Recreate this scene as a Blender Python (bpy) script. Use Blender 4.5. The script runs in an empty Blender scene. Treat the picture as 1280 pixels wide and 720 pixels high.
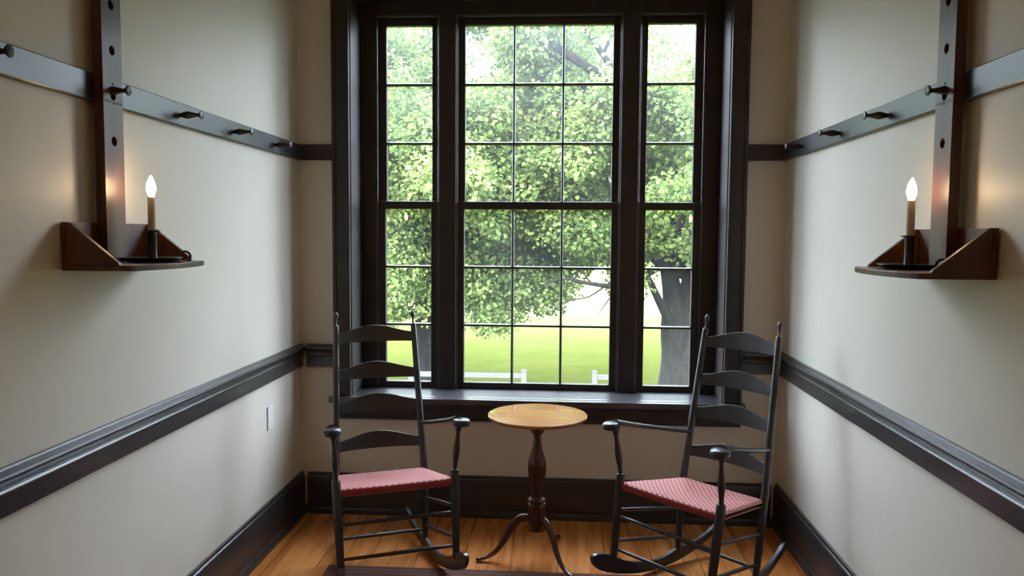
import bpy, bmesh, math, random
import numpy as np
from mathutils import Vector, Matrix

random.seed(7)
C = bpy.context.scene.collection
PI = math.pi
XL, XR = -1.386, 1.134          # inner faces of the side walls
YF = -7.0                       # far end of the room behind the camera
HC = 3.0                        # ceiling height
XC = -0.133                     # centre line of the window

# ------------------------------------------------------------------ helpers
class MB:
    """collects geometry for ONE mesh object"""
    def __init__(s): s.v = []; s.f = []
    def add(s, vs, fs):
        o = len(s.v); s.v += [tuple(v) for v in vs]; s.f += [tuple(i + o for i in f) for f in fs]
    def box(s, x0, x1, y0, y1, z0, z1):
        s.add([(x, y, z) for x in (x0, x1) for y in (y0, y1) for z in (z0, z1)],
              [(0, 1, 3, 2), (4, 6, 7, 5), (0, 4, 5, 1), (2, 3, 7, 6), (0, 2, 6, 4), (1, 5, 7, 3)])
    def prism(s, poly, fn, a, b):
        n = len(poly)
        s.add([fn(p, a) for p in poly] + [fn(p, b) for p in poly],
              [tuple(range(n))[::-1], tuple(range(n, 2 * n))] + [(i, (i + 1) % n, n + (i + 1) % n, n + i) for i in range(n)])
    def tube(s, pts, rad, n=14, caps=True, flat=None, up=None):
        P = [Vector(p) for p in pts]; m = len(P); rings = []
        up = Vector(up) if up else None
        prev = None
        for i in range(m):
            t = (P[min(i + 1, m - 1)] - P[max(i - 1, 0)])
            t = t.normalized() if t.length > 1e-9 else Vector((0, 0, 1))
            if up is not None: a = up.cross(t)
            elif prev is None: a = t.orthogonal()
            else: a = prev - t * prev.dot(t)
            if a.length < 1e-8: a = t.orthogonal()
            a.normalize(); prev = a; b = t.cross(a)
            r = rad[i] if isinstance(rad, (list, tuple)) else rad
            k = 1.0 if flat is None else (flat[i] if isinstance(flat, (list, tuple)) else flat)
            rings.append([P[i] + a * (r * math.cos(2 * PI * j / n)) + b * (r * k * math.sin(2 * PI * j / n)) for j in range(n)])
        vs = [v for R in rings for v in R]
        fs = [(i * n + j, i * n + (j + 1) % n, (i + 1) * n + (j + 1) % n, (i + 1) * n + j) for i in range(m - 1) for j in range(n)]
        if caps: fs += [tuple(range(n))[::-1], tuple(range((m - 1) * n, m * n))]
        s.add(vs, fs)
    def lathe(s, base, axis, prof, n=28):
        b = Vector(base); a = Vector(axis).normalized()
        s.tubeprof([b + a * t for r, t in prof], [max(r, 1e-4) for r, t in prof], a, n)
    def tubeprof(s, P, rad, a, n):
        x = a.orthogonal().normalized(); y = a.cross(x); m = len(P)
        vs = [P[i] + x * (rad[i] * math.cos(2 * PI * j / n)) + y * (rad[i] * math.sin(2 * PI * j / n)) for i in range(m) for j in range(n)]
        fs = [(i * n + j, i * n + (j + 1) % n, (i + 1) * n + (j + 1) % n, (i + 1) * n + j) for i in range(m - 1) for j in range(n)]
        fs += [tuple(range(n))[::-1], tuple(range((m - 1) * n, m * n))]
        s.add(vs, fs)
    def build(s, name, mat, parent=None, angle=40, bevel=0, subsurf=0):
        me = bpy.data.meshes.new(name); me.from_pydata(s.v, [], s.f); me.validate()
        bm = bmesh.new(); bm.from_mesh(me); bmesh.ops.recalc_face_normals(bm, faces=bm.faces); bm.to_mesh(me); bm.free()
        for p in me.polygons: p.use_smooth = angle > 0
        if angle > 0: me.set_sharp_from_angle(angle=math.radians(angle))
        me.materials.append(mat)
        o = bpy.data.objects.new(name, me); C.objects.link(o)
        if parent: o.parent = parent
        if bevel:
            b = o.modifiers.new('bevel', 'BEVEL'); b.width = bevel; b.segments = 2; b.limit_method = 'ANGLE'; b.angle_limit = math.radians(50)
            b.harden_normals = True
        if subsurf:
            m = o.modifiers.new('sub', 'SUBSURF'); m.levels = subsurf; m.render_levels = subsurf
        return o

def tag(o, label=None, cat=None, group=None, kind=None):
    if label: o['label'] = label
    if cat: o['category'] = cat
    if group: o['group'] = group
    if kind: o['kind'] = kind
    return o

def empty(name, loc=(0, 0, 0), rot=(0, 0, 0)):
    o = bpy.data.objects.new(name, None); C.objects.link(o); o.location = loc; o.rotation_euler = rot
    o.empty_display_size = .1
    return o

def kids(o): return [c for c in bpy.data.objects if c.parent == o]
def copy_tree(o, parent=None):
    c = o.copy(); C.objects.link(c)
    if parent: c.parent = parent
    for ch in kids(o): copy_tree(ch, c)
    return c

def smooth_path(pts, k=6):
    """Catmull-Rom through tuples (any length)"""
    out = []; n = len(pts)
    for i in range(n - 1):
        p0 = pts[max(i - 1, 0)]; p1 = pts[i]; p2 = pts[i + 1]; p3 = pts[min(i + 2, n - 1)]
        for j in range(k):
            t = j / k
            out.append(tuple(.5 * (2 * b + (c - a) * t + (2 * a - 5 * b + 4 * c - d) * t * t + (3 * b - a - 3 * c + d) * t ** 3) for a, b, c, d in zip(p0, p1, p2, p3)))
    out.append(tuple(pts[-1])); return out

# ------------------------------------------------------------------ materials
class NT:
    def __init__(s, name):
        s.m = bpy.data.materials.new(name); s.m.use_nodes = True; s.t = s.m.node_tree; s.t.nodes.clear()
        s.out = s.n('ShaderNodeOutputMaterial')
    def n(s, typ, **kw):
        x = s.t.nodes.new(typ)
        for k, v in kw.items():
            if k in x.inputs: x.inputs[k].default_value = v
            else: setattr(x, k, v)
        return x
    def l(s, a, b): s.t.links.new(a, b)
    def ramp(s, fac, stops):
        r = s.n('ShaderNodeValToRGB'); s.l(fac, r.inputs[0]); e = r.color_ramp.elements
        while len(e) < len(stops): e.new(.5)
        for k, (p, c) in enumerate(stops): e[k].position = p; e[k].color = (*c, 1)
        return r.outputs[0]
    def pr(s, **kw):
        p = s.n('ShaderNodeBsdfPrincipled')
        for k, v in kw.items():
            k = k.replace('_', ' ')
            if hasattr(v, 'is_output'): s.l(v, p.inputs[k])
            else: p.inputs[k].default_value = (*v, 1) if isinstance(v, tuple) and len(v) == 3 else v
        s.l(p.outputs[0], s.out.inputs[0]); return p
    def co(s, scale=(1, 1, 1), rot=(0, 0, 0), out='Object'):
        t = s.n('ShaderNodeTexCoord'); m = s.n('ShaderNodeMapping'); s.l(t.outputs[out], m.inputs[0])
        m.inputs['Scale'].default_value = scale; m.inputs['Rotation'].default_value = rot
        return m.outputs[0]
    def noise(s, co, scale, detail=4, rough=.55, dist=0):
        x = s.n('ShaderNodeTexNoise', Scale=scale, Detail=detail, Roughness=rough, Distortion=dist); s.l(co, x.inputs['Vector'])
        return x.outputs['Fac']
    def bump(s, h, p, strength=.2, dist=.01):
        b = s.n('ShaderNodeBump', Strength=strength, Distance=dist); s.l(h, b.inputs['Height']); s.l(b.outputs[0], p.inputs['Normal'])

def paint(name, c, rough=.4, var=.15, scale=6, bump=.06, coat=0, spec=.5):
    m = NT(name); co = m.co(); f = m.noise(co, scale)
    d = tuple(x * (1 - var) for x in c); b = tuple(x * (1 + var) for x in c)
    p = m.pr(Base_Color=m.ramp(f, [(.3, d), (.7, b)]), Roughness=rough, Coat_Weight=coat, Coat_Roughness=.2, Specular_IOR_Level=spec)
    m.bump(m.noise(co, scale * 12, 3), p, bump, .004)
    return m.m

def wood(name, dark, light, rough=.3, axis=(1, 1, .12), scale=14, coat=.2):
    m = NT(name); co = m.co(axis)
    w = m.noise(co, scale, 6, .6, 1.2); g = m.noise(m.co(tuple(a * 6 for a in axis)), scale, 3)
    mx = m.n('ShaderNodeMath', operation='MULTIPLY_ADD'); m.l(g, mx.inputs[0]); mx.inputs[1].default_value = .3; m.l(w, mx.inputs[2])
    p = m.pr(Base_Color=m.ramp(mx.outputs[0], [(.45, dark), (.85, light)]), Roughness=rough, Coat_Weight=coat, Coat_Roughness=.15)
    m.bump(mx.outputs[0], p, .08, .004)
    return m.m

def M_wall():
    m = NT('cream_plaster'); co = m.co()
    p = m.pr(Base_Color=m.ramp(m.noise(co, 1.6, 4), [(.3, (.635, .61, .53)), (.7, (.665, .64, .56))]), Roughness=.45, Specular_IOR_Level=.35)
    h = m.noise(co, 5, 5, .5)
    m.bump(h, p, .22, .02)
    return m.m

def M_floor():
    m = NT('pine_boards')
    co = m.co((4.6, .36, 1))
    sx = m.n('ShaderNodeSeparateXYZ'); m.l(co, sx.inputs[0])
    fl = m.n('ShaderNodeMath', operation='FLOOR'); m.l(sx.outputs[0], fl.inputs[0])
    fr = m.n('ShaderNodeMath', operation='FRACT'); m.l(sx.outputs[0], fr.inputs[0])
    wn = m.n('ShaderNodeTexWhiteNoise', noise_dimensions='1D'); m.l(fl.outputs[0], wn.inputs['W'])
    off = m.n('ShaderNodeCombineXYZ'); m.l(wn.outputs[0], off.inputs[1]); m.l(wn.outputs[0], off.inputs[2])
    sc = m.n('ShaderNodeVectorMath', operation='SCALE'); m.l(off.outputs[0], sc.inputs[0]); sc.inputs['Scale'].default_value = 17
    c2 = m.co((1, .07, 1)); ad = m.n('ShaderNodeVectorMath', operation='ADD'); m.l(c2, ad.inputs[0]); m.l(sc.outputs[0], ad.inputs[1])
    g = m.noise(ad.outputs[0], 20, 4, .5, .5)
    blot = m.noise(m.co((1, .5, 1)), 4, 3)
    a1 = m.n('ShaderNodeMath', operation='MULTIPLY_ADD'); m.l(wn.outputs[0], a1.inputs[0]); a1.inputs[1].default_value = .22; m.l(g, a1.inputs[2])
    a2 = m.n('ShaderNodeMath', operation='MULTIPLY_ADD'); m.l(blot, a2.inputs[0]); a2.inputs[1].default_value = .35; m.l(a1.outputs[0], a2.inputs[2])
    col = m.ramp(a2.outputs[0], [(.5, (.44, .130, .024)), (.78, (.64, .235, .055)), (1.0, (.74, .33, .10))])
    # gaps between the boards
    d = m.n('ShaderNodeMath', operation='SUBTRACT'); m.l(fr.outputs[0], d.inputs[0]); d.inputs[1].default_value = .5
    ab = m.n('ShaderNodeMath', operation='ABSOLUTE'); m.l(d.outputs[0], ab.inputs[0])
    gp = m.n('ShaderNodeMath', operation='GREATER_THAN'); m.l(ab.outputs[0], gp.inputs[0]); gp.inputs[1].default_value = .491
    mx = m.n('ShaderNodeMix', data_type='RGBA'); m.l(gp.outputs[0], mx.inputs[0]); m.l(col, mx.inputs[6]); mx.inputs[7].default_value = (.05, .016, .006, 1)
    rg = m.ramp(g, [(.3, (.22,) * 3), (.7, (.34,) * 3)])
    p = m.pr(Base_Color=mx.outputs[2], Roughness=rg, Coat_Weight=.15, Coat_Roughness=.2)
    m.bump(g, p, .07, .004)
    return m.m

def M_seat():
    m = NT('woven_rose_tape')
    co = m.co((75, 75, 75), (0, 0, 0))
    sx = m.n('ShaderNodeSeparateXYZ'); m.l(co, sx.inputs[0])
    ck = m.n('ShaderNodeTexChecker', Scale=1.0); m.l(m.co((75, 75, .01)), ck.inputs['Vector'])
    n = m.noise(m.co((1, 1, 1)), 160, 2)
    red = m.ramp(n, [(.3, (.33, .036, .042)), (.7, (.42, .055, .06))]); pink = m.ramp(n, [(.3, (.56, .24, .22)), (.7, (.66, .33, .29))])
    mx = m.n('ShaderNodeMix', data_type='RGBA'); m.l(ck.outputs['Fac'], mx.inputs[0]); m.l(red, mx.inputs[6]); m.l(pink, mx.inputs[7])
    # rounded tape humps
    hs = []
    for k in (0, 1):
        w = m.n('ShaderNodeMath', operation='MULTIPLY'); m.l(sx.outputs[k], w.inputs[0]); w.inputs[1].default_value = PI
        s = m.n('ShaderNodeMath', operation='SINE'); m.l(w.outputs[0], s.inputs[0])
        a = m.n('ShaderNodeMath', operation='ABSOLUTE'); m.l(s.outputs[0], a.inputs[0]); hs.append(a.outputs[0])
    h = m.n('ShaderNodeMath', operation='MULTIPLY'); m.l(hs[0], h.inputs[0]); m.l(hs[1], h.inputs[1])
    # over the front and back rails only the red warp shows, over the side rails only the pink weft
    tn = m.n('ShaderNodeTexCoord'); sn = m.n('ShaderNodeSeparateXYZ'); m.l(tn.outputs['Normal'], sn.inputs[0])
    for k, cc in ((1, red), (0, pink)):
        a = m.n('ShaderNodeMath', operation='ABSOLUTE'); m.l(sn.outputs[k], a.inputs[0])
        g = m.n('ShaderNodeMapRange'); m.l(a.outputs[0], g.inputs[0]); g.inputs[1].default_value = .55; g.inputs[2].default_value = .75
        x2 = m.n('ShaderNodeMix', data_type='RGBA'); m.l(g.outputs[0], x2.inputs[0]); m.l(mx.outputs[2], x2.inputs[6]); m.l(cc, x2.inputs[7]); mx = x2
    p = m.pr(Base_Color=mx.outputs[2], Roughness=.75, Sheen_Weight=.15)
    m.bump(h.outputs[0], p, .5, .004)
    return m.m

def M_rug():
    m = NT('brown_rug')
    f = m.noise(m.co((3, 60, 1)), 9, 3); k = m.noise(m.co(), 260, 2)
    w = m.n('ShaderNodeTexWave', wave_type='BANDS', bands_direction='Y', Scale=9, Distortion=.3); m.l(m.co(), w.inputs['Vector'])
    a = m.n('ShaderNodeMath', operation='MULTIPLY_ADD'); m.l(w.outputs['Fac'], a.inputs[0]); a.inputs[1].default_value = .35; m.l(f, a.inputs[2])
    p = m.pr(Base_Color=m.ramp(a.outputs[0], [(.3, (.055, .022, .017)), (.6, (.10, .04, .028)), (.85, (.15, .075, .055))]), Roughness=.95)
    m.bump(k, p, .6, .004)
    return m.m

def M_glass():
    m = NT('old_window_glass')
    tr = m.n('ShaderNodeBsdfTransparent', Color=(.97, .985, .98, 1))
    gl = m.n('ShaderNodeBsdfGlossy', Color=(1, 1, 1, 1), Roughness=.02)
    g_ = m.n('ShaderNodeNewGeometry'); dt = m.n('ShaderNodeVectorMath', operation='DOT_PRODUCT'); m.l(g_.outputs['Normal'], dt.inputs[0]); m.l(g_.outputs['Incoming'], dt.inputs[1])
    ab = m.n('ShaderNodeMath', operation='ABSOLUTE'); m.l(dt.outputs['Value'], ab.inputs[0])
    om = m.n('ShaderNodeMath', operation='SUBTRACT'); om.inputs[0].default_value = 1; m.l(ab.outputs[0], om.inputs[1])
    pw = m.n('ShaderNodeMath', operation='POWER'); m.l(om.outputs[0], pw.inputs[0]); pw.inputs[1].default_value = 5
    fr = m.n('ShaderNodeMath', operation='MULTIPLY_ADD'); m.l(pw.outputs[0], fr.inputs[0]); fr.inputs[1].default_value = .9; fr.inputs[2].default_value = .02
    m1 = m.n('ShaderNodeMixShader'); m.l(fr.outputs[0], m1.inputs[0]); m.l(tr.outputs[0], m1.inputs[1]); m.l(gl.outputs[0], m1.inputs[2])
    # a faint veiling haze mixed into the glass, heavier in the uppermost panes
    tl = m.n('ShaderNodeBsdfTranslucent', Color=(.9, .95, 1, 1))
    sx = m.n('ShaderNodeSeparateXYZ'); m.l(m.co(), sx.inputs[0])
    nz = m.noise(m.co(), 3, 3)
    a = m.n('ShaderNodeMapRange'); m.l(sx.outputs[2], a.inputs[0])
    for i, v in ((1, 1.9), (2, 2.7), (3, .004), (4, .028)): a.inputs[i].default_value = v
    b = m.n('ShaderNodeMath', operation='MULTIPLY'); m.l(a.outputs[0], b.inputs[0]); m.l(nz, b.inputs[1])
    c = m.n('ShaderNodeMath', operation='MULTIPLY'); m.l(b.outputs[0], c.inputs[0]); c.inputs[1].default_value = 2
    m2 = m.n('ShaderNodeMixShader'); m.l(c.outputs[0], m2.inputs[0]); m.l(m1.outputs[0], m2.inputs[1]); m.l(tl.outputs[0], m2.inputs[2])
    m.l(m2.outputs[0], m.out.inputs[0])
    return m.m

def M_leaf(name, stops, trans=.5):
    m = NT(name); a = m.n('ShaderNodeAttribute', attribute_name='shade')
    c = m.ramp(a.outputs['Fac'], stops)
    d = m.n('ShaderNodeBsdfDiffuse'); t = m.n('ShaderNodeBsdfTranslucent'); m.l(c, d.inputs[0]); m.l(c, t.inputs[0])
    x = m.n('ShaderNodeMixShader', Fac=trans); m.l(d.outputs[0], x.inputs[1]); m.l(t.outputs[0], x.inputs[2])
    m.l(x.outputs[0], m.out.inputs[0]); return m.m

def M_bark():
    m = NT('bark'); co = m.co((1, 1, .18)); f = m.noise(co, 11, 6, .7, .8)
    p = m.pr(Base_Color=m.ramp(f, [(.42, (.0010, .0009, .0006)), (.64, (.0170, .0160, .0098))]), Roughness=.9)
    m.bump(f, p, .8, .05); return m.m

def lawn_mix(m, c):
    # the grass colour blends to a paler tone with distance from the house
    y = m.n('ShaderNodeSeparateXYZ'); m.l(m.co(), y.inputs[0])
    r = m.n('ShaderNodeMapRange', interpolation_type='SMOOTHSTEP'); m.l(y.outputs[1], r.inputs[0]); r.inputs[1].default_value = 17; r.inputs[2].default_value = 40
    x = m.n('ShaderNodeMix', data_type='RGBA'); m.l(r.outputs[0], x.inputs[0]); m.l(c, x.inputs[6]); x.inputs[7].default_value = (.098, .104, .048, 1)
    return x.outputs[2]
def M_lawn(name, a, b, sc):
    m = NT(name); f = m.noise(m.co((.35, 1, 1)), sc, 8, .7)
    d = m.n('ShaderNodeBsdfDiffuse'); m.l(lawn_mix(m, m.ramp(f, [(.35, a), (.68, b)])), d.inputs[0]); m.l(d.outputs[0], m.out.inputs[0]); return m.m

def M_bulb():
    m = NT('lit_bulb_glass'); e = m.n('ShaderNodeEmission', Color=(1, .66, .33, 1), Strength=70)
    m.l(e.outputs[0], m.out.inputs[0]); return m.m

wallM = M_wall(); floorM = M_floor()
ceilM = paint('ceiling_white', (.6, .58, .53), .6, .03)
trimM = paint('charcoal_trim_paint', (.030, .0285, .030), .30, .18, 5, .05, .25)
railM = paint('blue_black_rail_paint', (.030, .034, .041), .36, .2, 5, .06, .35, .5)
winM = paint('dark_brown_window_paint', (.036, .030, .030), .44, .18, 7, .05, 0, .35)
sillM = paint('sill_paint', (.052, .050, .056), .30, .2, 7, .06, .5)
chairM = paint('slate_chair_paint', (.031, .036, .042), .34, .25, 9, .06, .2)
seatM = M_seat(); rugM = M_rug(); glassM = M_glass(); barkM = M_bark(); bulbM = M_bulb()
mahoM = wood('dark_mahogany', (.035, .010, .006), (.13, .040, .020), .25, coat=.4)
topM = wood('honey_tabletop', (.36, .115, .040), (.56, .225, .085), .10, (.25, 1, 1), 9, coat=.5)
shelfM = wood('red_brown_shelf_wood', (.026, .0075, .004), (.115, .036, .016), .42, (1, 1, .12), 12, coat=.08)
ironM = paint('black_iron', (.010, .010, .011), .35, .2, 20, .05)
pegM = wood('dark_turned_peg_wood', (.006, .004, .0035), (.022, .011, .008), .38, coat=0)
ivoryM = paint('ivory_candle_sleeve', (.55, .50, .40), .5, .05)
plateM = paint('white_plate_plastic', (.75, .74, .70), .35, .02)
whiteM = paint('white_fence_paint', (.085, .085, .088), .6, .05)
leafM = M_leaf('maple_leaf', [(0, (.070, .118, .036)), (.5, (.168, .235, .078)), (1, (.305, .365, .140))])
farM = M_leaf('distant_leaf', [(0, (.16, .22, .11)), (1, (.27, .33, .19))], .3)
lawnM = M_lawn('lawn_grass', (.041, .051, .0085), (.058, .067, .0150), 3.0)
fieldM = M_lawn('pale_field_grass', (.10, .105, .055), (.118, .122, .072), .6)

# ------------------------------------------------------------------ camera
f_, yaw, pitch, roll, D = 972.19, .063, .0686, .0072, 4.0421
cy, sy, cp, sp = math.cos(yaw), math.sin(yaw), math.cos(pitch), math.sin(pitch)
fw = Vector((-sy * cp, cy * cp, -sp)); r0 = Vector((cy, sy, 0)); u0 = r0.cross(fw)
r1 = r0 * math.cos(roll) + u0 * math.sin(roll); u1 = -r0 * math.sin(roll) + u0 * math.cos(roll)
cam = bpy.data.cameras.new('camera'); co = bpy.data.objects.new('camera', cam); C.objects.link(co)
cam.sensor_width = 36; cam.lens = f_ / 1280 * 36; cam.clip_end = 500; cam.clip_start = .05
co.matrix_world = Matrix(((r1.x, u1.x, -fw.x, 0), (r1.y, u1.y, -fw.y, -D), (r1.z, u1.z, -fw.z, 1.5), (0, 0, 0, 1)))
bpy.context.scene.camera = co

# ------------------------------------------------------------------ room shell
def S(mb, name, mat, label=None, bevel=0, angle=40, parent=None):
    o = mb.build(name, mat, parent, angle, bevel)
    if not parent: tag(o, label, None, None, 'structure')
    return o
T = .15; WT = .34
b = MB(); b.box(XL - T, XR + T, YF - T, WT, -.12, 0); S(b, 'floor', floorM, 'orange pine board floor with boards running towards the window')
b = MB(); b.box(XL - T, XR + T, YF - T, WT, HC, HC + .12); S(b, 'ceiling', ceilM, 'plain ceiling above the room')
b = MB(); b.box(XL - T, XL, YF, 0, 0, HC); S(b, 'wall_left', wallM, 'cream plaster wall on the left')
b = MB(); b.box(XR, XR + T, YF, 0, 0, HC); S(b, 'wall_right', wallM, 'cream plaster wall on the right')
b = MB(); b.box(XL - T, XR + T, YF - T, YF, 0, HC); S(b, 'wall_front', wallM, 'cream plaster wall behind the viewer')
OX, OZ0, OZ1 = .985, .60, 2.765   # rough opening (half width, bottom, top)
b = MB()
b.box(XL - T, XC - OX, 0, WT, 0, HC); b.box(XC + OX, XR + T, 0, WT, 0, HC)
b.box(XC - OX, XC + OX, 0, WT, 0, OZ0); b.box(XC - OX, XC + OX, 0, WT, OZ1, HC)
S(b, 'wall_back', wallM, 'cream wall around the big window')

# baseboards: board with a beaded top and a shoe strip
BASE = [(0, 0), (.036, 0), (.036, .022), (.031, .034), (.020, .038), (.020, .196), (.017, .203), (.013, .206), (.012, .2185), (0, .2185)]
RAIL = [(0, .7916), (.016, .7916), (.016, .847), (.0215, .850), (.0245, .8555), (.0215, .861), (.016, .864), (.017, .868), (.024, .880), (.030, .884), (.035, .888),
        (.037, .894), (.035, .900), (.028, .9035), (.018, .9045), (.014, .907), (.012, .9123), (0, .9123)]
PEGB = [(0, 1.8814), (.017, 1.8814), (.020, 1.8845), (.020, 1.959), (.017, 1.9622), (0, 1.9622)]
def along_left(prof, y0=YF, y1=0):
    b = MB(); b.prism(prof, lambda p, y: (XL + p[0], y, p[1]), y0, y1); return b
def along_right(prof, y0=YF, y1=0):
    b = MB(); b.prism(prof, lambda p, y: (XR - p[0], y, p[1]), y0, y1); return b
def along_back(prof, x0, x1):
    b = MB(); b.prism(prof, lambda p, x: (x, -p[0], p[1]), x0, x1); return b
CO = 1.064   # outer half width of the window casing
S(along_left(BASE), 'baseboard_left', trimM, 'tall charcoal baseboard along the left wall', angle=30)
S(along_right(BASE), 'baseboard_right', trimM, 'tall charcoal baseboard along the right wall', angle=30)
S(along_back(BASE, XL + .0362, XR - .0362), 'baseboard_back', trimM, 'tall charcoal baseboard under the window', angle=30)
S(along_left(RAIL), 'trim_1', trimM, 'moulded charcoal chair rail on the left wall', angle=30)
S(along_right(RAIL), 'trim_2', trimM, 'moulded charcoal chair rail on the right wall', angle=30)
S(along_back(RAIL, XL + .0375, XC - CO), 'trim_3', trimM, 'short piece of charcoal chair rail left of the window', angle=30)
S(along_back(RAIL, XC + CO, XR - .0375), 'trim_4', trimM, 'short piece of charcoal chair rail right of the window', angle=30)
S(along_back(PEGB, XL + .0205, XC - CO), 'trim_5', winM, 'short dark board left of the window in line with the peg rail', angle=30)
S(along_back(PEGB, XC + CO, XR - .0205), 'trim_6', winM, 'short dark board right of the window in line with the peg rail', angle=30)

# ------------------------------------------------------------------ peg rails
def peg_mesh():
    b = MB()
    prof = smooth_path([(.0055, -.004), (.0060, .002), (.0085, .012), (.0112, .024), (.0105, .034), (.0078, .046), (.0056, .060), (.0054, .066), (.0085, .0715), (.0122, .0755)], 4)
    prof = [(r * 1.22, t) for r, t in prof]
    prof += [(.0152, .0775), (.0142, .0795), (.009, .081), (.0005, .0815)]
    b.lathe((0, 0, 0), (1, 0, 0), prof, 20); return b
peg0 = None
def peg_rail(side, ys, label):
    global peg0
    X = XL if side > 0 else XR
    root = empty('peg_rail', (X, -3.5, 1.8814)); tag(root, label, 'peg rail')
    b = MB(); b.prism(PEGB, lambda p, y: (side * p[0], y + 3.5, p[1] - 1.8814), YF + .001, -.001)
    b.build('rail_board', railM, root, 30)
    for y in ys:
        if peg0 is None: peg0 = peg_mesh().build('peg', pegM, root, 40); o = peg0
        else: o = peg0.copy(); C.objects.link(o); o.parent = root
        o.location = (side * .020, y + 3.5, 1.918 - 1.8814); o.rotation_euler = (0, 0, 0 if side > 0 else PI)
    return root
PYL, PYR = -1.776, -1.722
peg_rail(1, (-2.275, PYL, -1.304, -.85, -.385), 'blue-black painted peg rail with turned pegs along the left wall')
peg_rail(-1, (PYR, -1.255, -.787, -.315), 'blue-black painted peg rail with turned pegs along the right wall')

# ------------------------------------------------------------------ hanging candle shelves
def holed_plate(b, w, z0, z1, x0, x1, holes, n=20):
    """board in the YZ plane (y -w..w), thickness x0..x1, with round through holes [(z, r)]"""
    cuts = [z0]
    for z, r in holes: cuts += [z - r * 1.6, z + r * 1.6]
    cuts.append(z1)
    def quad(za, zb):
        for x, s in ((x0, -1), (x1, 1)): b.add([(x, -w, za), (x, w, za), (x, w, zb), (x, -w, zb)], [(0, 1, 2, 3) if s > 0 else (3, 2, 1, 0)])
    for i in range(0, len(cuts), 2): quad(cuts[i], cuts[i + 1])
    for z, r in holes:
        h = r * 1.6; per = []; cir = []
        for k in range(n):
            a = PI / 4 + 2 * PI * k / n; c, s = math.cos(a), math.sin(a)
            q = min(w / max(abs(c), 1e-9), h / max(abs(s), 1e-9))
            per.append((c * q, z + s * q)); cir.append((c * r, z + s * r))
        # make sure the corners of the rectangle belong to the ring
        ca = math.atan2(h, w); per = []; cir = []
        angs = sorted(set([2 * PI * k / n for k in range(n)] + [ca, PI - ca, PI + ca, 2 * PI - ca]))
        for a in angs:
            c, s = math.cos(a), math.sin(a); q = min(w / max(abs(c), 1e-9), h / max(abs(s), 1e-9))
            per.append((c * q, z + s * q)); cir.append((c * r, z + s * r))
        m = len(angs)
        for x in (x0, x1):
            b.add([(x, *p) for p in per] + [(x, *p) for p in cir], [(k, (k + 1) % m, m + (k + 1) % m, m + k) for k in range(m)])
        b.add([(x0, *p) for p in cir] + [(x1, *p) for p in cir], [(k, (k + 1) % m, m + (k + 1) % m, m + k) for k in range(m)])
    for y in (-w, w):
        b.add([(x0, y, z0), (x1, y, z0), (x1, y, z1), (x0, y, z1)], [(0, 1, 2, 3)])
    for z in (z0, z1):
        b.add([(x0, -w, z), (x1, -w, z), (x1, w, z), (x0, w, z)], [(0, 1, 2, 3)])
    # side faces share no verts with the cut rows: fine for a flat board

def shelf_parts(root, py):
    """root at back centre of the shelf bottom; +x away from the wall. py: board offset along y"""
    W = .218
    b = MB(); holed_plate(b, .050, .018, 1.00, .0, .030,
        [(z, r) for z, r in ((.378, .0145), (.490, .004), (.5125, .0145), (.5465, .004), (.644, .0145), (.776, .0145), (.908, .0145))])
    o = b.build('hanging_board', shelfM, root, 0); o.location.y = py
    # floor of the shelf with a bowed front
    b = MB(); n = 28
    poly = [(0, -W), (.184, -W)] + [(.186 + .034 * (1 - (k / n * 2 - 1) ** 2), -W + 2 * W * k / n) for k in range(1, n)] + [(.184, W), (0, W)]
    b.prism(poly, lambda p, z: (p[0], p[1], z), 0, .016)
    b.build('shelf_board', shelfM, root, 25, .002)
    b = MB(); b.box(-.016, -.0005, -W, W, 0, .135); b.build('back_panel', shelfM, root, 0, .0015)
    for s in (-1, 1):
        b = MB(); b.prism([(.0, .0165), (.150, .0165), (.145, .024), (.006, .135), (0, .135)], lambda p, y: (p[0], y, p[1]), s * W, s * (W - .014))
        b.build('side_panel', shelfM, root, 0, .0012)
shelf = empty('candle_shelf', (XL + .0205, -1.752, 1.391))
tag(shelf, 'dark wooden candle shelf hanging from a peg on the left wall', 'candle shelf', 'hanging candle shelves')
shelf_parts(shelf, PYL + 1.752)
shelf2 = copy_tree(shelf); shelf2.location = (XR - .0205, -1.732, 1.391); shelf2.rotation_euler = (0, 0, PI)
tag(shelf2, 'dark wooden candle shelf hanging from a peg on the right wall', 'candle shelf')
for ch in kids(shelf2):
    if ch.name.startswith('hanging_board'): ch.location.y = -(PYR + 1.732)

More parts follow.
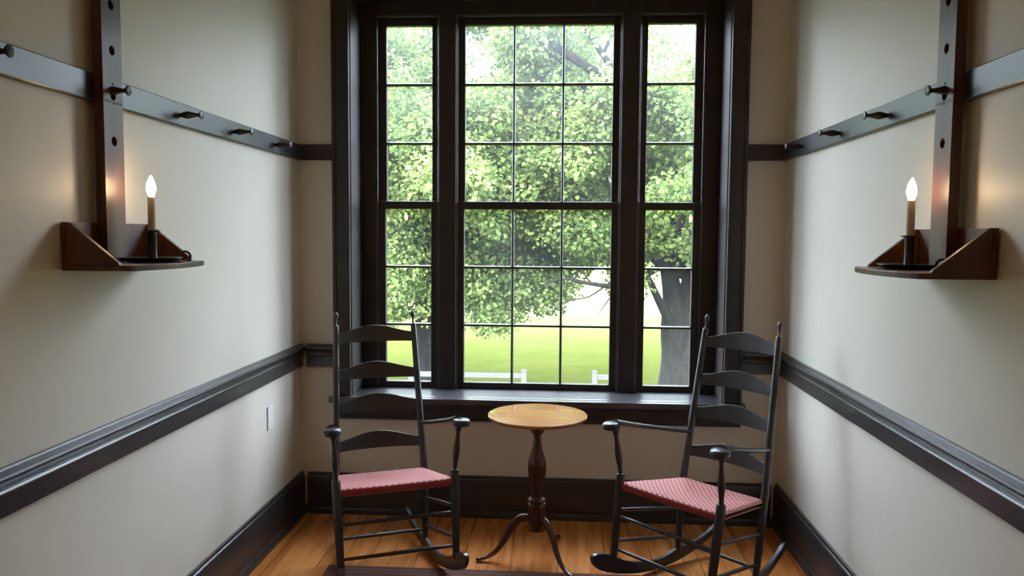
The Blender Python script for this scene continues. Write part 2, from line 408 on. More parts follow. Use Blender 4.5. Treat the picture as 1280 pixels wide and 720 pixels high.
# ------------------------------------------------------------------ candlesticks
def candlestick(loc, ang, label):
    root = empty('candlestick', loc, (0, 0, ang)); tag(root, label, 'candlestick', 'electric candlesticks on the candle shelves')
    b = MB(); b.lathe((0, 0, 0), (0, 0, 1), [(.001, .0), (.062, .0), (.076, .005), (.085, .013), (.087, .0135), (.0865, .015), (.078, .008), (.062, .003), (.001, .003)], 36)
    b.build('drip_pan', ironM, root, 50)
    b = MB(); b.lathe((0, 0, .002), (0, 0, 1), [(.020, 0), (.016, .004), (.0135, .010), (.0135, .088), (.0145, .091), (.025, .093), (.026, .0945), (.025, .096), (.013, .096), (.0125, .092), (.001, .092)], 28)
    b.build('socket_tube', ironM, root, 50)
    pts = [(.080 + .020 - .020 * math.cos(a), 0, .014 + .018 * math.sin(a)) for a in [k / 14 * 2 * PI * .92 for k in range(15)]]
    b = MB(); b.tube(pts, .0042, 10, True, .6); b.build('ring_handle', ironM, root, 60)
    b = MB(); b.lathe((0, 0, .094), (0, 0, 1), [(.0112, 0), (.0115, .002), (.0115, .104), (.0105, .1065), (.007, .107), (.001, .107)], 24)
    b.build('candle_sleeve', ivoryM, root, 50)
    b = MB(); b.lathe((0, 0, .199), (0, 0, 1), smooth_path([(.006, 0), (.0075, .004), (.011, .013), (.0135, .024), (.0125, .036), (.009, .049), (.005, .058), (.0015, .065), (.0002, .066)], 4), 24)
    b.build('bulb', bulbM, root, 80)
    return root
candlestick((XL + .127, -1.715, 1.4075), .9, 'black iron candlestick with lit bulb on the left candle shelf')
candlestick((XR - .118, -1.695, 1.4075), PI + 2.2, 'black iron candlestick with lit bulb on the right candle shelf')

# ------------------------------------------------------------------ wall plate
root = empty('outlet_plate', (XL, -.445, .618)); tag(root, 'small white blank outlet plate low on the left wall', 'outlet plate')
b = MB(); b.box(0, .007, -.036, .036, -.057, .057); b.build('cover', plateM, root, 0, .003)
for z in (-.022, .022):
    b = MB(); b.lathe((.006, 0, z), (1, 0, 0), [(.004, 0), (.004, .0022), (.003, .003), (.0005, .003)], 12); b.build('screw', plateM, root)

# ------------------------------------------------------------------ window
win = empty('window_1', (XC, 0, .6)); tag(win, 'large dark-framed window of three sash pairs looking onto a green lawn', None, None, 'structure')
def wb(mb, name, mat, parent=win, bevel=.0, angle=30):
    mb.v = [(x, y, z - .6) for x, y, z in mb.v]
    return mb.build(name, mat, parent, angle, bevel)
ZS = .640   # top of the sill
b = MB()
for s in (-1, 1):   # casing boards with a slim back band
    x0, x1 = sorted((s * .975, s * CO)); b.box(x0, x1, -.026, 0, .50 if False else ZS, 2.87)
    x0, x1 = sorted((s * (CO - .018), s * CO)); b.box(x0, x1, -.034, -.026, ZS, 2.87)
    x0, x1 = sorted((s * .975, s * (.975 + .012))); b.box(x0, x1, -.031, -.026, ZS, 2.76)
b.box(-.975, .975, -.026, 0, 2.76, 2.87)
wb(b, 'casing', winM, bevel=.003)
b = MB()
for s in (-1, 1):
    x0, x1 = sorted((s * .970, s * OX)); b.box(x0, x1, 0, .215, ZS, 2.755)
b.box(-OX, OX, 0, .215, 2.755, OZ1)
wb(b, 'jamb_lining', winM, bevel=.002)
b = MB()   # frame: outer posts, head, mullions
for x0, x1 in ((-.985, -.888), (.888, .985)): b.box(x0, x1, .215, .33, ZS - .03, 2.755)
for x0, x1 in ((-.542, -.446), (.446, .542)): b.box(x0, x1, .205, .33, ZS - .03, 2.685)
b.box(-.888, .888, .210, .33, 2.680, 2.755)
wb(b, 'frame', winM, bevel=.004)
b = MB()   # stop beads around each opening
for a0, a1 in ((-.888, -.542), (-.446, .446), (.542, .888)):
    b.box(a0, a0 + .008, .218, .230, ZS, 2.680); b.box(a1 - .008, a1, .218, .230, ZS, 2.680); b.box(a0 + .008, a1 - .008, .218, .230, 2.672, 2.680)
wb(b, 'stop_bead', sillM, bevel=.002)
b = MB(); b.box(-OX + .01, OX - .01, 0, .26, ZS - .034, ZS); b.box(-1.085, 1.085, -.060, 0, ZS - .034, ZS)
wb(b, 'sill', sillM, bevel=.007)
b = MB(); b.box(-CO, CO, -.026, 0, .518, ZS - .034); b.box(-CO, CO, -.034, -.026, .518, .532); b.box(-CO, CO, -.040, -.026, ZS - .048, ZS - .034)
wb(b, 'apron', winM, bevel=.003)
b = MB(); b.box(-OX, OX, .26, .42, .58, ZS - .02); wb(b, 'outer_sill', winM, bevel=.004)

def sash(name, x0, x1, gx0, gx1, z0, z1, gz, xs, y0, yd):
    """x0..x1 outer, gx0..gx1 glass, gz rows of glass limits [bottom..top], xs vertical muntins"""
    b = MB(); mw = .0078
    b.box(x0, gx0, y0, y0 + yd, z0, z1); b.box(gx1, x1, y0, y0 + yd, z0, z1)
    b.box(gx0, gx1, y0, y0 + yd, z0, gz[0]); b.box(gx0, gx1, y0, y0 + yd, gz[-1], z1)
    def mun(hor, c, a0, a1):   # moulded muntin: wide square front bar narrowing to the outside
        prof = [(-mw * .55, y0 + .002), (mw * .55, y0 + .002), (mw, y0 + .010), (mw, y0 + yd - .012), (mw * .6, y0 + yd), (-mw * .6, y0 + yd), (-mw, y0 + yd - .012), (-mw, y0 + .010)]
        if hor: b.prism(prof, lambda p, t: (t, p[1], c + p[0]), a0, a1)
        else: b.prism(prof, lambda p, t: (c + p[0], p[1], t), a0, a1)
    for z in gz[1:-1]: mun(True, z, gx0, gx1)
    for x in xs: mun(False, x, gz[0], gz[-1])
    o = wb(b, name, winM, win, .003)
    g = MB(); g.box(gx0 - .004, gx1 + .004, y0 + yd * .55, y0 + yd * .55 + .003, gz[0] - .004, gz[-1] + .004)
    gl = MB(); gl.v = [(x, y, z) for x, y, z in g.v]; gl.f = g.f
    gl.v = [(x, y, z - .6) for x, y, z in gl.v]
    p = gl.build('glass', glassM, o, 0); p.location = (0, 0, 0)
    # keep the haze gradient in room height
    me = p.data
    for v in me.vertices: v.co.z += .6
    p.location.z = -.6
    return o
LZ = [.675, .996, 1.318, 1.637]; UZ = [1.682, 2.000, 2.321, 2.638]
for x0, x1, g0, g1, xs in ((-.888, -.542, -.841, -.588, []), (-.446, .446, -.403, .402, [-.135, .134]), (.542, .888, .588, .841, [])):
    e = .002
    sash('lower_sash', x0 + e, x1 - e, g0, g1, ZS + .001, 1.680, LZ, xs, .231, .036)
    sash('upper_sash', x0 + e, x1 - e, g0, g1, 1.640, 2.678, UZ, xs, .269, .036)

# ------------------------------------------------------------------ rug
b = MB(); b.box(-1.03, .80, -2.75, -.680, .0005, .0075)
tag(b.build('rug', rugM, None, 0, .003), 'dark reddish brown woven rug on the floor under the chairs', 'rug')

# ------------------------------------------------------------------ rocking chairs
K = dict(wfb=.486, wf=.5045, wbb=.3996, wbs=.4132, wt=.3702, yfb=.2211, yf=.1712, yarm=.1973, ybb=-.170, ybs=-.2144, yt=-.3297, zs=.4682, zt=1.0684, za=.690,
         zpb=.0998, zsf=.4275, zsb=.3798, warm=.530, zpbb=.0343, sl=(1.030, .858, .708, .5335), armb=.587, rs=(.245, .118), rg=(.314, .183), rf=(.289, .151), rb=.099)
RY0, RR = -.05, .80
def rock_z(y): return (y - RY0) ** 2 / (2 * RR)
def bpost(s, z):
    A = [(K['wbb'] / 2, K['ybb'], K['zpbb']), (K['wbs'] / 2, K['ybs'], K['zsb'] + .01), (K['wt'] / 2, K['yt'], K['zt'])]
    a, c = (A[1], A[2]) if z > A[1][2] else (A[0], A[1])
    k = (z - a[2]) / (c[2] - a[2]); p = [a[i] + (c[i] - a[i]) * k for i in range(3)]
    return Vector((s * p[0], -p[1], p[2]))
def fpost(s, z):
    a = (K['wfb'] / 2, K['yfb'], K['zpb']); c = (K['wf'] / 2, K['yf'], K['zs'])
    k = (z - a[2]) / (c[2] - a[2]); p = [a[i] + (c[i] - a[i]) * k for i in range(3)]
    return Vector((s * p[0], -p[1], p[2]))

def make_chair():
    root = empty('rocking_chair')
    for s in (-1, 1):
        # back post, lathe-turned and slightly bent at the seat
        zs = [K['zpbb'] - .002, .12, .22, .32, .385, .45, .6, .8, 1.0, 1.055, K['zt'] - .003, K['zt']]
        rr = [.0135, .0150, .0160, .0165, .0165, .0162, .0158, .0150, .0138, .0132, .0125, .0085]
        b = MB(); b.tube(smooth_path([(*bpost(s, z), r) for z, r in zip(zs, rr)], 3) and [q[:3] for q in smooth_path([(*bpost(s, z), r) for z, r in zip(zs, rr)], 3)],
                         [q[3] for q in smooth_path([(*bpost(s, z), r) for z, r in zip(zs, rr)], 3)], 18)
        post = b.build('back_post', chairM, root, 50)
        top = bpost(s, K['zt']); ax = (bpost(s, K['zt']) - bpost(s, .7)).normalized()
        b = MB(); b.lathe(top - ax * .002, ax, smooth_path([(.0080, 0), (.0052, .005), (.0048, .014), (.0062, .027), (.0092, .040), (.0108, .049), (.0096, .057), (.0048, .0635), (.0004, .065)], 4), 18)
        b.build('finial', chairM, post, 60)
    for s in (-1, 1):
        A, B = fpost(s, K['zpb'] - .004), fpost(s, K['zs'])
        top = Vector((s * K['warm'] / 2, -K['yarm'], K['za'] - .022))
        P = []; R = []
        for t, r in ((0, .0150), (.15, .0165), (.5, .0185), (.9, .0190), (.985, .0188), (1.0, .0165)): P.append(A.lerp(B, t)); R.append(r)
        for t, r in ((.012, .0105), (.06, .0098), (.16, .0112), (.28, .0138), (.40, .0150), (.52, .0138), (.66, .0108), (.78, .0092), (.86, .0096), (.885, .0135), (.93, .0142), (1.0, .0138)):
            P.append(B.lerp(top, t)); R.append(r)
        b = MB(); b.tube(P, R, 18); b.build('front_post', chairM, root, 45)
    # arms: thin flat rails ending in a rounded scroll over the front post
    for s in (-1, 1):
        a = bpost(s, K['armb'] + .008); a = Vector((a.x, a.y - .008, a.z))
        e = Vector((s * K['warm'] / 2, -K['yarm'], K['za'] - .006))
        b = MB(); pts = []; rad = []; fl = []
        for t, w, h in ((0, .012, .010), (.12, .014, .0095), (.35, .019, .009), (.6, .024, .0095), (.8, .026, .0105), (.93, .027, .012), (1.0, .026, .0125)):
            p = a.lerp(e, t); p.x += s * .010 * math.sin(PI * t); p.z += .010 * t * t; pts.append(p); rad.append(w); fl.append(h / w)
        b.tube(pts, rad, 16, True, fl, up=(0, 0, 1))
        c = e + Vector((s * .006, -.018, -.013))
        prof = [(.030, -.0065), (.0355, -.004), (.038, .003), (.0382, .012), (.0362, .0185), (.031, .0225), (.020, .0245), (.0005, .025)]
        prof = [(.0005, -.0065)] + prof
        b.lathe(c, (0, -.04, 1), prof, 28)
        b.build('arm', chairM, root, 45)
    # four arched slats bowed backwards
    for z in K['sl']:
        n = 22; th = .008; vs = []; fs = []
        m = z - .02
        for i in range(n + 1):
            t = i / n * 2 - 1
            zt = z + .034 * (math.cos(PI * t) * .5 + .5) ** .9 * 1.0
            zb = z - .047 + .002 * (1 - t * t)
            for zz, off in ((zb, 0), (zt, 0), (zt, 1), (zb, 1)):
                L, R = bpost(-1, zz), bpost(1, zz); p = L.lerp(R, i / n)
                p.y += .030 * (1 - t * t) + (th if off else 0) - th / 2
                vs.append(p)
        for i in range(n):
            for k in range(4): fs.append((i * 4 + k, i * 4 + (k + 1) % 4, (i + 1) * 4 + (k + 1) % 4, (i + 1) * 4 + k))
        fs += [(3, 2, 1, 0), (n * 4, n * 4 + 1, n * 4 + 2, n * 4 + 3)]
        b = MB(); b.add(vs, fs); b.build('slat', chairM, root, 40, .002)
    # woven tape seat, rolled over its rails, slightly dished
    n = 28; vs = []; fs = []; rr = .018
    for top in (1, 0):
        for i in range(n + 1):
            for j in range(n + 1):
                u = math.sin((i / n - .5) * PI) * .5 + .5; v = math.sin((j / n - .5) * PI) * .5 + .5
                w = K['wbs'] / 2 + (K['wf'] / 2 + .006 - K['wbs'] / 2) * v
                x = (u * 2 - 1) * (w - .001); y = K['ybs'] - .006 + (K['yf'] + .016 - K['ybs'] + .006) * v
                zc = K['zsb'] + (K['zsf'] - K['zsb']) * v - .010
                d = min(w - abs(x), (y - (K['ybs'] - .006)), (K['yf'] + .016 - y)); d = max(d, 0)
                e = math.sqrt(max(0, 1 - (1 - min(d / rr, 1)) ** 2)) * rr
                dish = .016 * math.sin(PI * u) * math.sin(PI * v)
                vs.append((x, -y, zc + (e if top else -e) - dish))
    N = (n + 1) ** 2
    for o, flip in ((0, 0), (N, 1)):
        for i in range(n):
            for j in range(n):
                q = (o + i * (n + 1) + j, o + (i + 1) * (n + 1) + j, o + (i + 1) * (n + 1) + j + 1, o + i * (n + 1) + j + 1)
                fs.append(q[::-1] if flip else q)
    b = MB(); b.add(vs, fs); so = b.build('seat', seatM, root, 70)
    bm = bmesh.new(); bm.from_mesh(so.data); bmesh.ops.remove_doubles(bm, verts=bm.verts, dist=.0004); bmesh.ops.recalc_face_normals(bm, faces=bm.faces); bm.to_mesh(so.data); bm.free()
    so['label'] = 'woven rose and pink tape seat'
    # rungs
    def rung(a, c):
        b = MB(); P = [a.lerp(c, t) for t in (0, .08, .3, .5, .7, .92, 1)]
        b.tube(P, [.0062, .0068, .0082, .0088, .0082, .0068, .0062], 12); b.build('rung', chairM, root, 50)
    for z in K['rf']: rung(fpost(-1, z), fpost(1, z))
    for s in (-1, 1):
        for zb, zf in zip(K['rs'], K['rg']): rung(bpost(s, zb), fpost(s, zf))
    rung(bpost(-1, K['rb']), bpost(1, K['rb']))
    # rockers: deep rounded toe, slender tail
    for s in (-1, 1):
        H = smooth_path([(.30, .001), (.328, .012), (.343, .030), (.340, .050), (.315, .068), (.275, .076), (.225, .076), (.15, .058), (.03, .046), (-.08, .046), (-.16, .058), (-.20, .054), (-.28, .040), (-.38, .034), (-.44, .034), (-.462, .022)], 5)
        top = [(y, rock_z(y) + h) for y, h in H]
        bot = [(y, rock_z(y)) for y in [(-.455 + (.29 + .455) * k / 40) for k in range(41)]]
        poly = top[::-1] + bot[::-1]
        poly = top + bot
        xf = lambda y: (K['wbb'] / 2 + (K['wfb'] / 2 - K['wbb'] / 2) * (y - K['ybb']) / (K['yfb'] - K['ybb']))
        b = MB(); b.prism(poly, lambda p, o: (s * (xf(p[0]) + o), -p[0], p[1]), -.009, .009)
        b.build('rocker', chairM, root, 30, .002)
    return root
def place(root, x, y, th, tl, label):
    ys = [-.45 + k * .01 for k in range(77)]
    mn = min(y_ * math.sin(tl) + rock_z(y_) * math.cos(tl) for y_ in ys)
    root.location = (x, y, .008 - mn); root.rotation_euler = (-tl, 0, th)
    tag(root, label, 'rocking chair', 'ladder-back rocking chairs by the window')
ch1 = make_chair()
ch2 = copy_tree(ch1)
place(ch1, -.7424, -.7169, .405, .0389, 'slate-painted ladder-back rocking chair with rose woven seat, beside the left wall')
place(ch2, .5655, -.7863, -.7896, .0005, 'slate-painted ladder-back rocking chair with rose woven seat, near the right wall corner')

# ------------------------------------------------------------------ candle stand table
TX, TY = -.100, -.530
tb = empty('pedestal_table', (TX, TY, 0)); tag(tb, 'small round pedestal table with honey top and turned tripod base between the chairs', 'table')
b = MB(); b.lathe((0, 0, .660), (0, 0, 1), [(.001, 0), (.205, 0), (.222, .006), (.2285, .013), (.2285, .017), (.226, .020), (.221, .0205), (.001, .0205)], 64)
o = b.build('tabletop', topM, tb, 40); o['label'] = 'polished honey-coloured round top'
b = MB(); b.box(-.075, .075, -.02, .02, .640, .660); b.box(-.02, .02, -.075, .075, .6405, .6595); b.build('top_block', mahoM, tb, 0, .003)
pz = smooth_path([(.036, .140), (.0405, .146), (.0410, .200), (.0400, .232), (.0405, .250), (.0425, .256), (.0435, .262), (.0400, .268), (.0345, .272), (.0420, .278), (.0425, .284), (.0350, .291),
                  (.0275, .300), (.0290, .320), (.0350, .365), (.0410, .410), (.0425, .435), (.0410, .460), (.0330, .490), (.0240, .520), (.0185, .550), (.0170, .570), (.0175, .585), (.0230, .592), (.0295, .598), (.0305, .612), (.0300, .641)], 3)
b = MB(); b.lathe((0, 0, 0), (0, 0, 1), [(.001, .138)] + pz + [(.001, .642)], 32); b.build('pedestal', mahoM, tb, 50)
for a, lift in ((191, 0), (306, .0078), (68, 0)):
    a = math.radians(a); d = Vector((math.cos(a), math.sin(a), 0))
    pr_ = smooth_path([(.030, .188, .013), (.058, .197, .013), (.088, .186, .0135), (.118, .152, .013), (.146, .104, .0125), (.174, .062, .0115), (.203, .034, .0110), (.235, .020, .0110), (.262, .0135, .0125), (.276, .0125, .0100), (.281, .0115, .006)], 5)
    fl = []
    for r, z, w in pr_: fl.append(1.55 if r < .12 else max(.78, 1.55 - (r - .12) * 7))
    b = MB(); b.tube([d * r + Vector((0, 0, z + lift * min(1, max(0, (r - .12) / .08)))) for r, z, w in pr_], [w for r, z, w in pr_], 14, True, fl, up=(0, 0, 1))
    b.build('leg', mahoM, tb, 60)

# ------------------------------------------------------------------ outdoors
GZ = -2.2
def ground(name, mat, y0, y1, x, z, label):
    b = MB(); b.add([(-x, y0, z), (x, y0, z), (x, y1, z), (-x, y1, z)], [(0, 1, 2, 3)])
    tag(b.build(name, mat, None, 0), label, None, None, 'structure')
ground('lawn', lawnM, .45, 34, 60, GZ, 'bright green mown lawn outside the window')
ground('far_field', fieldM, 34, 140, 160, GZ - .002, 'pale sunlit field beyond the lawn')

def fence(x0, x1, posts, label):
    y = 12.4
    root = empty('fence', ((x0 + x1) / 2, y, GZ)); tag(root, label, 'fence', 'white lawn fence')
    cx = (x0 + x1) / 2
    for z in (.70, .34):
        b = MB(); b.box(x0 - cx, x1 - cx, -.03, .03, z - .065, z + .045); b.build('rail', whiteM, root, 0, .01)
    for px in posts:
        b = MB(); b.box(px - cx - .055, px - cx + .055, -.06, .06, 0, .80)
        q = .068; z = .80
        b.add([(px - cx - q, -.07, z), (px - cx + q, -.07, z), (px - cx + q, .07, z), (px - cx - q, .07, z), (px - cx, 0, z + .05)], [(0, 1, 4), (1, 2, 4), (2, 3, 4), (3, 0, 4), (3, 2, 1, 0)])
        b.build('post', whiteM, root, 0, .006)
fence(-4.3, -.77, (-3.2, -.77), 'low white lawn fence outside, ending at a post left of the gap')
fence(.735, 1.32, (.735, 1.32), 'short low white lawn fence outside, right of the gap')

rng = np.random.default_rng(11)
def leaf_mesh(name, mat, centers, per, spread, size, parent, kind=None, flatten=.8):
    """many small folded leaves in sprays around the given centres: one mesh"""
    c = np.asarray(centers, float); n = len(c) * per
    pos = np.repeat(c[:, :3], per, 0)
    rad = np.repeat(c[:, 3] if c.shape[1] > 3 else np.ones(len(c)), per)
    dv = rng.normal(size=(n, 3)); dv /= np.linalg.norm(dv, axis=1, keepdims=True)
    dv *= (rng.random((n, 1)) ** .45) * spread; dv[:, 2] *= flatten
    pos = pos + dv * rad[:, None]
    # leaf axes: tips droop and point outward
    t = dv / (np.linalg.norm(dv, axis=1, keepdims=True) + 1e-6) + rng.normal(size=(n, 3)) * .6; t[:, 2] -= .55
    t /= np.linalg.norm(t, axis=1, keepdims=True)
    up = rng.normal(size=(n, 3)) * .55; up[:, 2] += 1
    s = np.cross(t, up); s /= np.linalg.norm(s, axis=1, keepdims=True); nn = np.cross(s, t)
    L = size * (.7 + .6 * rng.random((n, 1)))
    pts = [(0, 0, 0), (.28, .38, .10), (.62, .44, .12), (1, 0, -.06), (.62, -.44, .12), (.28, -.38, .10)]
    V = np.stack([pos + t * (a * L) + s * (b_ * L) + nn * (h * L) for a, b_, h in pts], 1).reshape(-1, 3)
    me = bpy.data.meshes.new(name)
    me.vertices.add(n * 6); me.vertices.foreach_set('co', V.astype(np.float32).ravel())
    idx = np.array([0, 1, 2, 3, 0, 3, 4, 5]); li = (np.arange(n)[:, None] * 6 + idx[None]).ravel()
    me.loops.add(n * 8); me.loops.foreach_set('vertex_index', li.astype(np.int32))
    me.polygons.add(n * 2); me.polygons.foreach_set('loop_start', (np.arange(n * 2) * 4).astype(np.int32))
    me.polygons.foreach_set('loop_total', np.full(n * 2, 4, np.int32))
    sh = np.repeat(rng.random(len(c)) * .55, per) + rng.random(n) * .45
    at = me.attributes.new('shade', 'FLOAT', 'POINT'); at.data.foreach_set('value', np.repeat(sh, 6).astype(np.float32))
    me.materials.append(mat); me.update(calc_edges=True)
    o = bpy.data.objects.new(name, me); C.objects.link(o)
    if parent: o.parent = parent
    if kind: o['kind'] = kind
    return o

def branch(b, p, d, L, r, depth, out, droop=.0, spread=.6, org=Vector((0, 0, 0))):
    """recursive wandering limb; collects twig ends in out"""
    P = [p.copy()]; R = [r]; q = p.copy(); k = 6
    dd = d.normalized()
    for i in range(k):
        dd = (dd + Vector((random.gauss(0, .12), random.gauss(0, .12), random.gauss(0, .10) - droop))).normalized()
        q = q + dd * (L / k)
        if (q + org).z < low(q.x + org.x) + .22: break
        P.append(q.copy()); R.append(r * (1 - .72 * (i + 1) / k))
        if depth > 0 and i >= 1:
            for _ in range(1 if i < 3 else 2):
                nd = (dd + Vector((random.gauss(0, spread), random.gauss(0, spread), random.gauss(.05, spread * .7)))).normalized()
                branch(b, q.copy(), nd, L * random.uniform(.42, .62), R[-1] * .62, depth - 1, out, droop, spread, org)
        if depth <= 1 and i >= 2: out.append(tuple(q))
    if len(P) < 2: return
    b.tube([tuple(x) for x in P], R, 7 if r < .08 else 14)

def low(x):
    """height above sea level below which no leaves hang (world x)"""
    pts = [(-6, -.6), (-3.4, -.45), (-2.2, -.55), (-1.2, -.5), (-.75, -.3), (-.3, -.25), (.2, .02), (.8, .18), (1.4, .1), (2.2, .2), (2.6, .45), (3.0, .45), (3.5, .3), (6, .2)]
    for (a, za), (c, zc) in zip(pts, pts[1:]):
        if a <= x <= c: return za + (zc - za) * (x - a) / (c - a)
    return .2

# ragged openings in the crowns where the sky shows through: (bearing x/y from the house, rise, radius)
HOLES = [(-.105, .205, .012), (-.02, .235, .022), (.022, .19, .018), (.048, .225, .02), (.152, .178, .016), (.16, .085, .016), (-.075, .082, .014), (-.205, .10, .018), (.06, .10, .010), (.142, .24, .010), (-.125, .25, .008), (.045, -.085, .014), (.022, -.088, .009), (.055, -.055, .011), (.03, -.058, .007), (.116, -.085, .012), (.12, -.045, .009), (.158, -.05, .009), (-.20, -.03, .006), (-.09, .02, .005), (.0, .05, .006)]
def in_hole(x, y, z, grow=0):
    u, v = x / (y + 4), (z - 1.5) / (y + 4)
    return any((u - a) ** 2 + (v - c) ** 2 < (r + grow) ** 2 for a, c, r in HOLES)
def tree(loc, limbs, trunk, label, xr, yr, count, seed, zmax, extra=()):
    random.seed(seed)
    root = empty('maple_tree', loc); tag(root, label, 'tree')
    L0 = Vector(loc); b = MB(); ends = []
    b.tube([q[:3] for q in smooth_path(trunk, 5)], [q[3] for q in smooth_path(trunk, 5)], 20)
    for p, d, L, r, dr in limbs: branch(b, Vector(p), Vector(d), L, r, 2, ends, dr, .6, L0)
    for path in extra:
        q = smooth_path([(x - L0.x, y - L0.y, z - L0.z, r) for x, y, z, r in path], 4); b.tube([p[:3] for p in q], [p[3] for p in q], 8)
    b.build('trunk', barkM, root, 60)
    cs = []
    for e in ends:
        w = Vector(e) + L0
        if w.z > low(w.x) + .25 and w.y > 8.5 and w.z < zmax and not in_hole(*w) and not (abs(w.x - 2.5) < .85 and w.z < 1.2 and w.y < 13.7): cs.append((*e, random.uniform(.8, 1.2)))
    k = 0
    while k < count:
        x = random.uniform(*xr); y = random.uniform(*yr); z = low(x) + .15 + (zmax - low(x)) * random.random() ** 1.0
        if random.random() < .35: z = low(x) + .1 + random.random() * 1.6
        # leave ragged gaps of sky
        if in_hole(x, y, z, .012): continue
        if abs(x - 2.5) < .85 and z < 1.2 and y < 13.7 and random.random() < .88: continue
        cs.append((x - L0.x, y - L0.y, z - L0.z, random.uniform(.7, 1.25))); k += 1
    leaf_mesh('foliage', leafM, cs, 112, .45, .082, root)
    return root
tree((2.62, 13.6, GZ),
     [((0, 0, 2.75), (-.55, .1, .62), 4.6, .20, .01), ((.1, 0, 2.8), (.5, .2, .8), 4.4, .20, .0), ((-.1, 0, 2.5), (-1, -.25, .10), 4.6, .11, .03), ((-.25, 0, 3.9), (-1, -.15, .45), 4.6, .13, .02),
      ((-.5, 0, 4.8), (-.7, -.4, .7), 4.0, .12, .0), ((0, 0, 3.0), (.1, -.8, .6), 4.0, .13, .01), ((-.2, 0, 3.3), (-.9, -.5, .05), 4.0, .08, .03)],
     [(0, 0, -.1, .55), (0, 0, .25, .42), (.02, 0, .9, .355), (-.01, 0, 1.5, .35), (-.02, 0, 1.95, .33), (-.13, 0, 2.5, .215), (-.28, -.02, 3.3, .185), (-.55, 0, 4.6, .14), (-.75, 0, 5.6, .1)],
     'big maple tree with forked trunk in the right-hand window panes', (-2.2, 6.0), (11.5, 15.4), 640, 5, 6.9,
     [[(2.68, 13.6, -.65, .25), (2.78, 13.6, -.1, .24), (2.9, 13.6, .5, .20), (2.98, 13.6, 1.3, .17), (3.0, 13.6, 2.6, .13)], [(2.45, 13.4, -.45, .12), (2.15, 13.3, .1, .085), (1.8, 13.1, .75, .06), (1.3, 12.8, 1.3, .04)],
      [(2.5, 13.5, 1.3, .15), (2.25, 13.1, 2.8, .14), (1.9, 12.6, 3.9, .12), (.9, 11.6, 4.5, .10), (0, 11.2, 5.0, .085), (-.5, 11.1, 5.3, .06), (-.95, 11.1, 5.45, .04), (-1.7, 11.2, 5.55, .02)],
      [(-.35, 11.1, 5.25, .04), (-.8, 11.0, 5.7, .03), (-1.2, 11.0, 5.9, .015)],
      [(2.35, 13.2, 2.2, .12), (1.9, 12.4, 3.4, .10), (1.4, 11.8, 4.2, .09), (.75, 11.2, 4.95, .06), (.4, 11.1, 5.4, .045), (.1, 11.1, 5.8, .02)],
      [(.75, 11.2, 4.95, .04), (1.0, 11.2, 5.5, .02)],
      [(2.45, 13.4, 1.6, .12), (2.0, 12.8, 3.0, .10), (1.5, 12.2, 3.7, .09), (.95, 11.5, 3.95, .07), (.5, 11.2, 4.05, .06), (.05, 11.1, 4.15, .035), (-.3, 11.2, 4.1, .015)],
      [(.5, 11.2, 4.05, .03), (.1, 11.1, 3.85, .015)],
      [(2.3, 13.2, .9, .08), (1.3, 11.8, .5, .055), (.6, 11.2, .55, .04), (.05, 11.1, .65, .025), (-.4, 11.1, .5, .012)],
      [(.9, 11.4, .52, .022), (.55, 11.2, .30, .016), (.15, 11.1, .22, .012), (-.3, 11.1, .05, .007)], [(.6, 11.2, .55, .018), (.35, 11.1, .85, .010), (.2, 11.1, 1.0, .006)], [(1.2, 11.7, .5, .02), (.95, 11.3, .25, .014), (.75, 11.2, -.02, .008)]])
tree((-3.28, 14.4, GZ),
     [((0, 0, 3.0), (.6, -.1, .7), 3.6, .12, .01), ((0, 0, 3.2), (-.5, .1, .8), 3.8, .13, .0), ((.05, 0, 3.6), (.9, -.5, .2), 3.4, .08, .03), ((0, 0, 3.4), (-.2, -.8, .6), 3.2, .09, .02)],
     [(0, 0, -.1, .34), (0, 0, .3, .26), (.02, 0, 1.5, .23), (.0, 0, 2.6, .22), (.04, 0, 3.4, .17), (.1, 0, 4.8, .10)],
     'leafy tree with straight trunk in the left-hand window panes', (-6.5, -1.4), (11.6, 15.8), 400, 9, 6.9, [[(-2.9, 12.6, 1.4, .07), (-3.05, 11.8, 2.2, .055), (-3.1, 11.4, 2.9, .045), (-3.35, 11.3, 3.5, .02)], [(-3.05, 11.8, 2.2, .04), (-3.3, 11.4, 2.7, .02)]])
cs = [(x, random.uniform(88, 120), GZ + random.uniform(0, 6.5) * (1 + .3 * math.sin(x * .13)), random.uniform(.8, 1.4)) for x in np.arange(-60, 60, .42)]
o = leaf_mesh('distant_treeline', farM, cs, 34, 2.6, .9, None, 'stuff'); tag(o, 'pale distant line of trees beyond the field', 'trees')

# ------------------------------------------------------------------ light
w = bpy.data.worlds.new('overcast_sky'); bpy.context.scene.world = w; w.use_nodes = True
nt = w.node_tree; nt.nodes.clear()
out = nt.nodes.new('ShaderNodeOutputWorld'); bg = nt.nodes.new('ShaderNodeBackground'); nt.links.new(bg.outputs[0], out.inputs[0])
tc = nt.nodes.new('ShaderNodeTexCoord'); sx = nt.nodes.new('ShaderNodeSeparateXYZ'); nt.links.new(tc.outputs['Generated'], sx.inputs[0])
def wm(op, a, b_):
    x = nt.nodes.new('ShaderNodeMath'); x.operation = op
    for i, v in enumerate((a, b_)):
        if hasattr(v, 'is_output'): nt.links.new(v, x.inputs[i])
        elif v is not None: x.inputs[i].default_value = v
    return x.outputs[0]
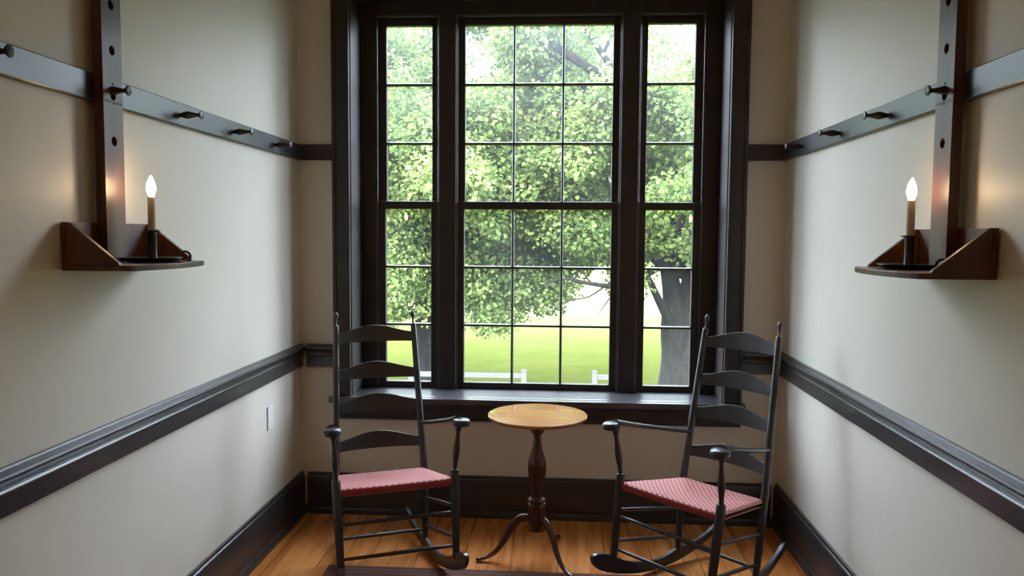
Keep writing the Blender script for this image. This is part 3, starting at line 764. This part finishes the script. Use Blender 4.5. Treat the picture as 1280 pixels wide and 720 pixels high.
# sky shaped to light the room: brighter to both sides and overhead, dimmer ahead
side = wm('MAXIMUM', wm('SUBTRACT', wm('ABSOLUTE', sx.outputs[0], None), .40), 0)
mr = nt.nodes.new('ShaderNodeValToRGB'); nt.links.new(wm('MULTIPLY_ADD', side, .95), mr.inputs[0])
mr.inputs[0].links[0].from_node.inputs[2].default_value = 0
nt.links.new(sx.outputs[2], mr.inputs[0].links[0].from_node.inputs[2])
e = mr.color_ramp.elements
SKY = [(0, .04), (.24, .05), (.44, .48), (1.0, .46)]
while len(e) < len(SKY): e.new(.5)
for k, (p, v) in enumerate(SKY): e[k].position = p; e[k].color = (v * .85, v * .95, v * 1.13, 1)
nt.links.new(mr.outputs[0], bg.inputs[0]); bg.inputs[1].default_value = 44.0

pl = bpy.data.lights.new('window_portal', 'AREA'); pl.shape = 'RECTANGLE'; pl.size = 1.9; pl.size_y = 2.1; pl.cycles.is_portal = True
po = bpy.data.objects.new('window_portal', pl); C.objects.link(po); po.location = (XC, .40, 1.66); po.rotation_euler = (PI / 2, 0, PI)
po.rotation_euler = (-PI / 2, 0, 0)
al = bpy.data.lights.new('warm_uplight', 'AREA'); al.shape = 'DISK'; al.size = .9; al.energy = 20; al.color = (1, .56, .20)  # unseen warm uplight behind the camera, bounced off the ceiling as fill
ao = bpy.data.objects.new('warm_uplight', al); C.objects.link(ao); ao.location = (-.1, -5.4, 2.3); ao.rotation_euler = (PI, 0, 0)

sl = bpy.data.lights.new('sun', 'SUN'); sl.energy = 11; sl.angle = .12; sl.color = (1, .95, .85)
so_ = bpy.data.objects.new('sun', sl); C.objects.link(so_); so_.rotation_euler = (math.radians(57), 0, math.radians(-20))
sc = bpy.context.scene
sc.view_settings.view_transform = 'Standard'; sc.view_settings.look = 'None'; sc.view_settings.exposure = .10; sc.view_settings.gamma = 1
sc.cycles.use_denoising = True
sc.cycles.max_bounces = 10; sc.cycles.diffuse_bounces = 6; sc.cycles.transparent_max_bounces = 16; sc.cycles.caustics_reflective = False; sc.cycles.caustics_refractive = False
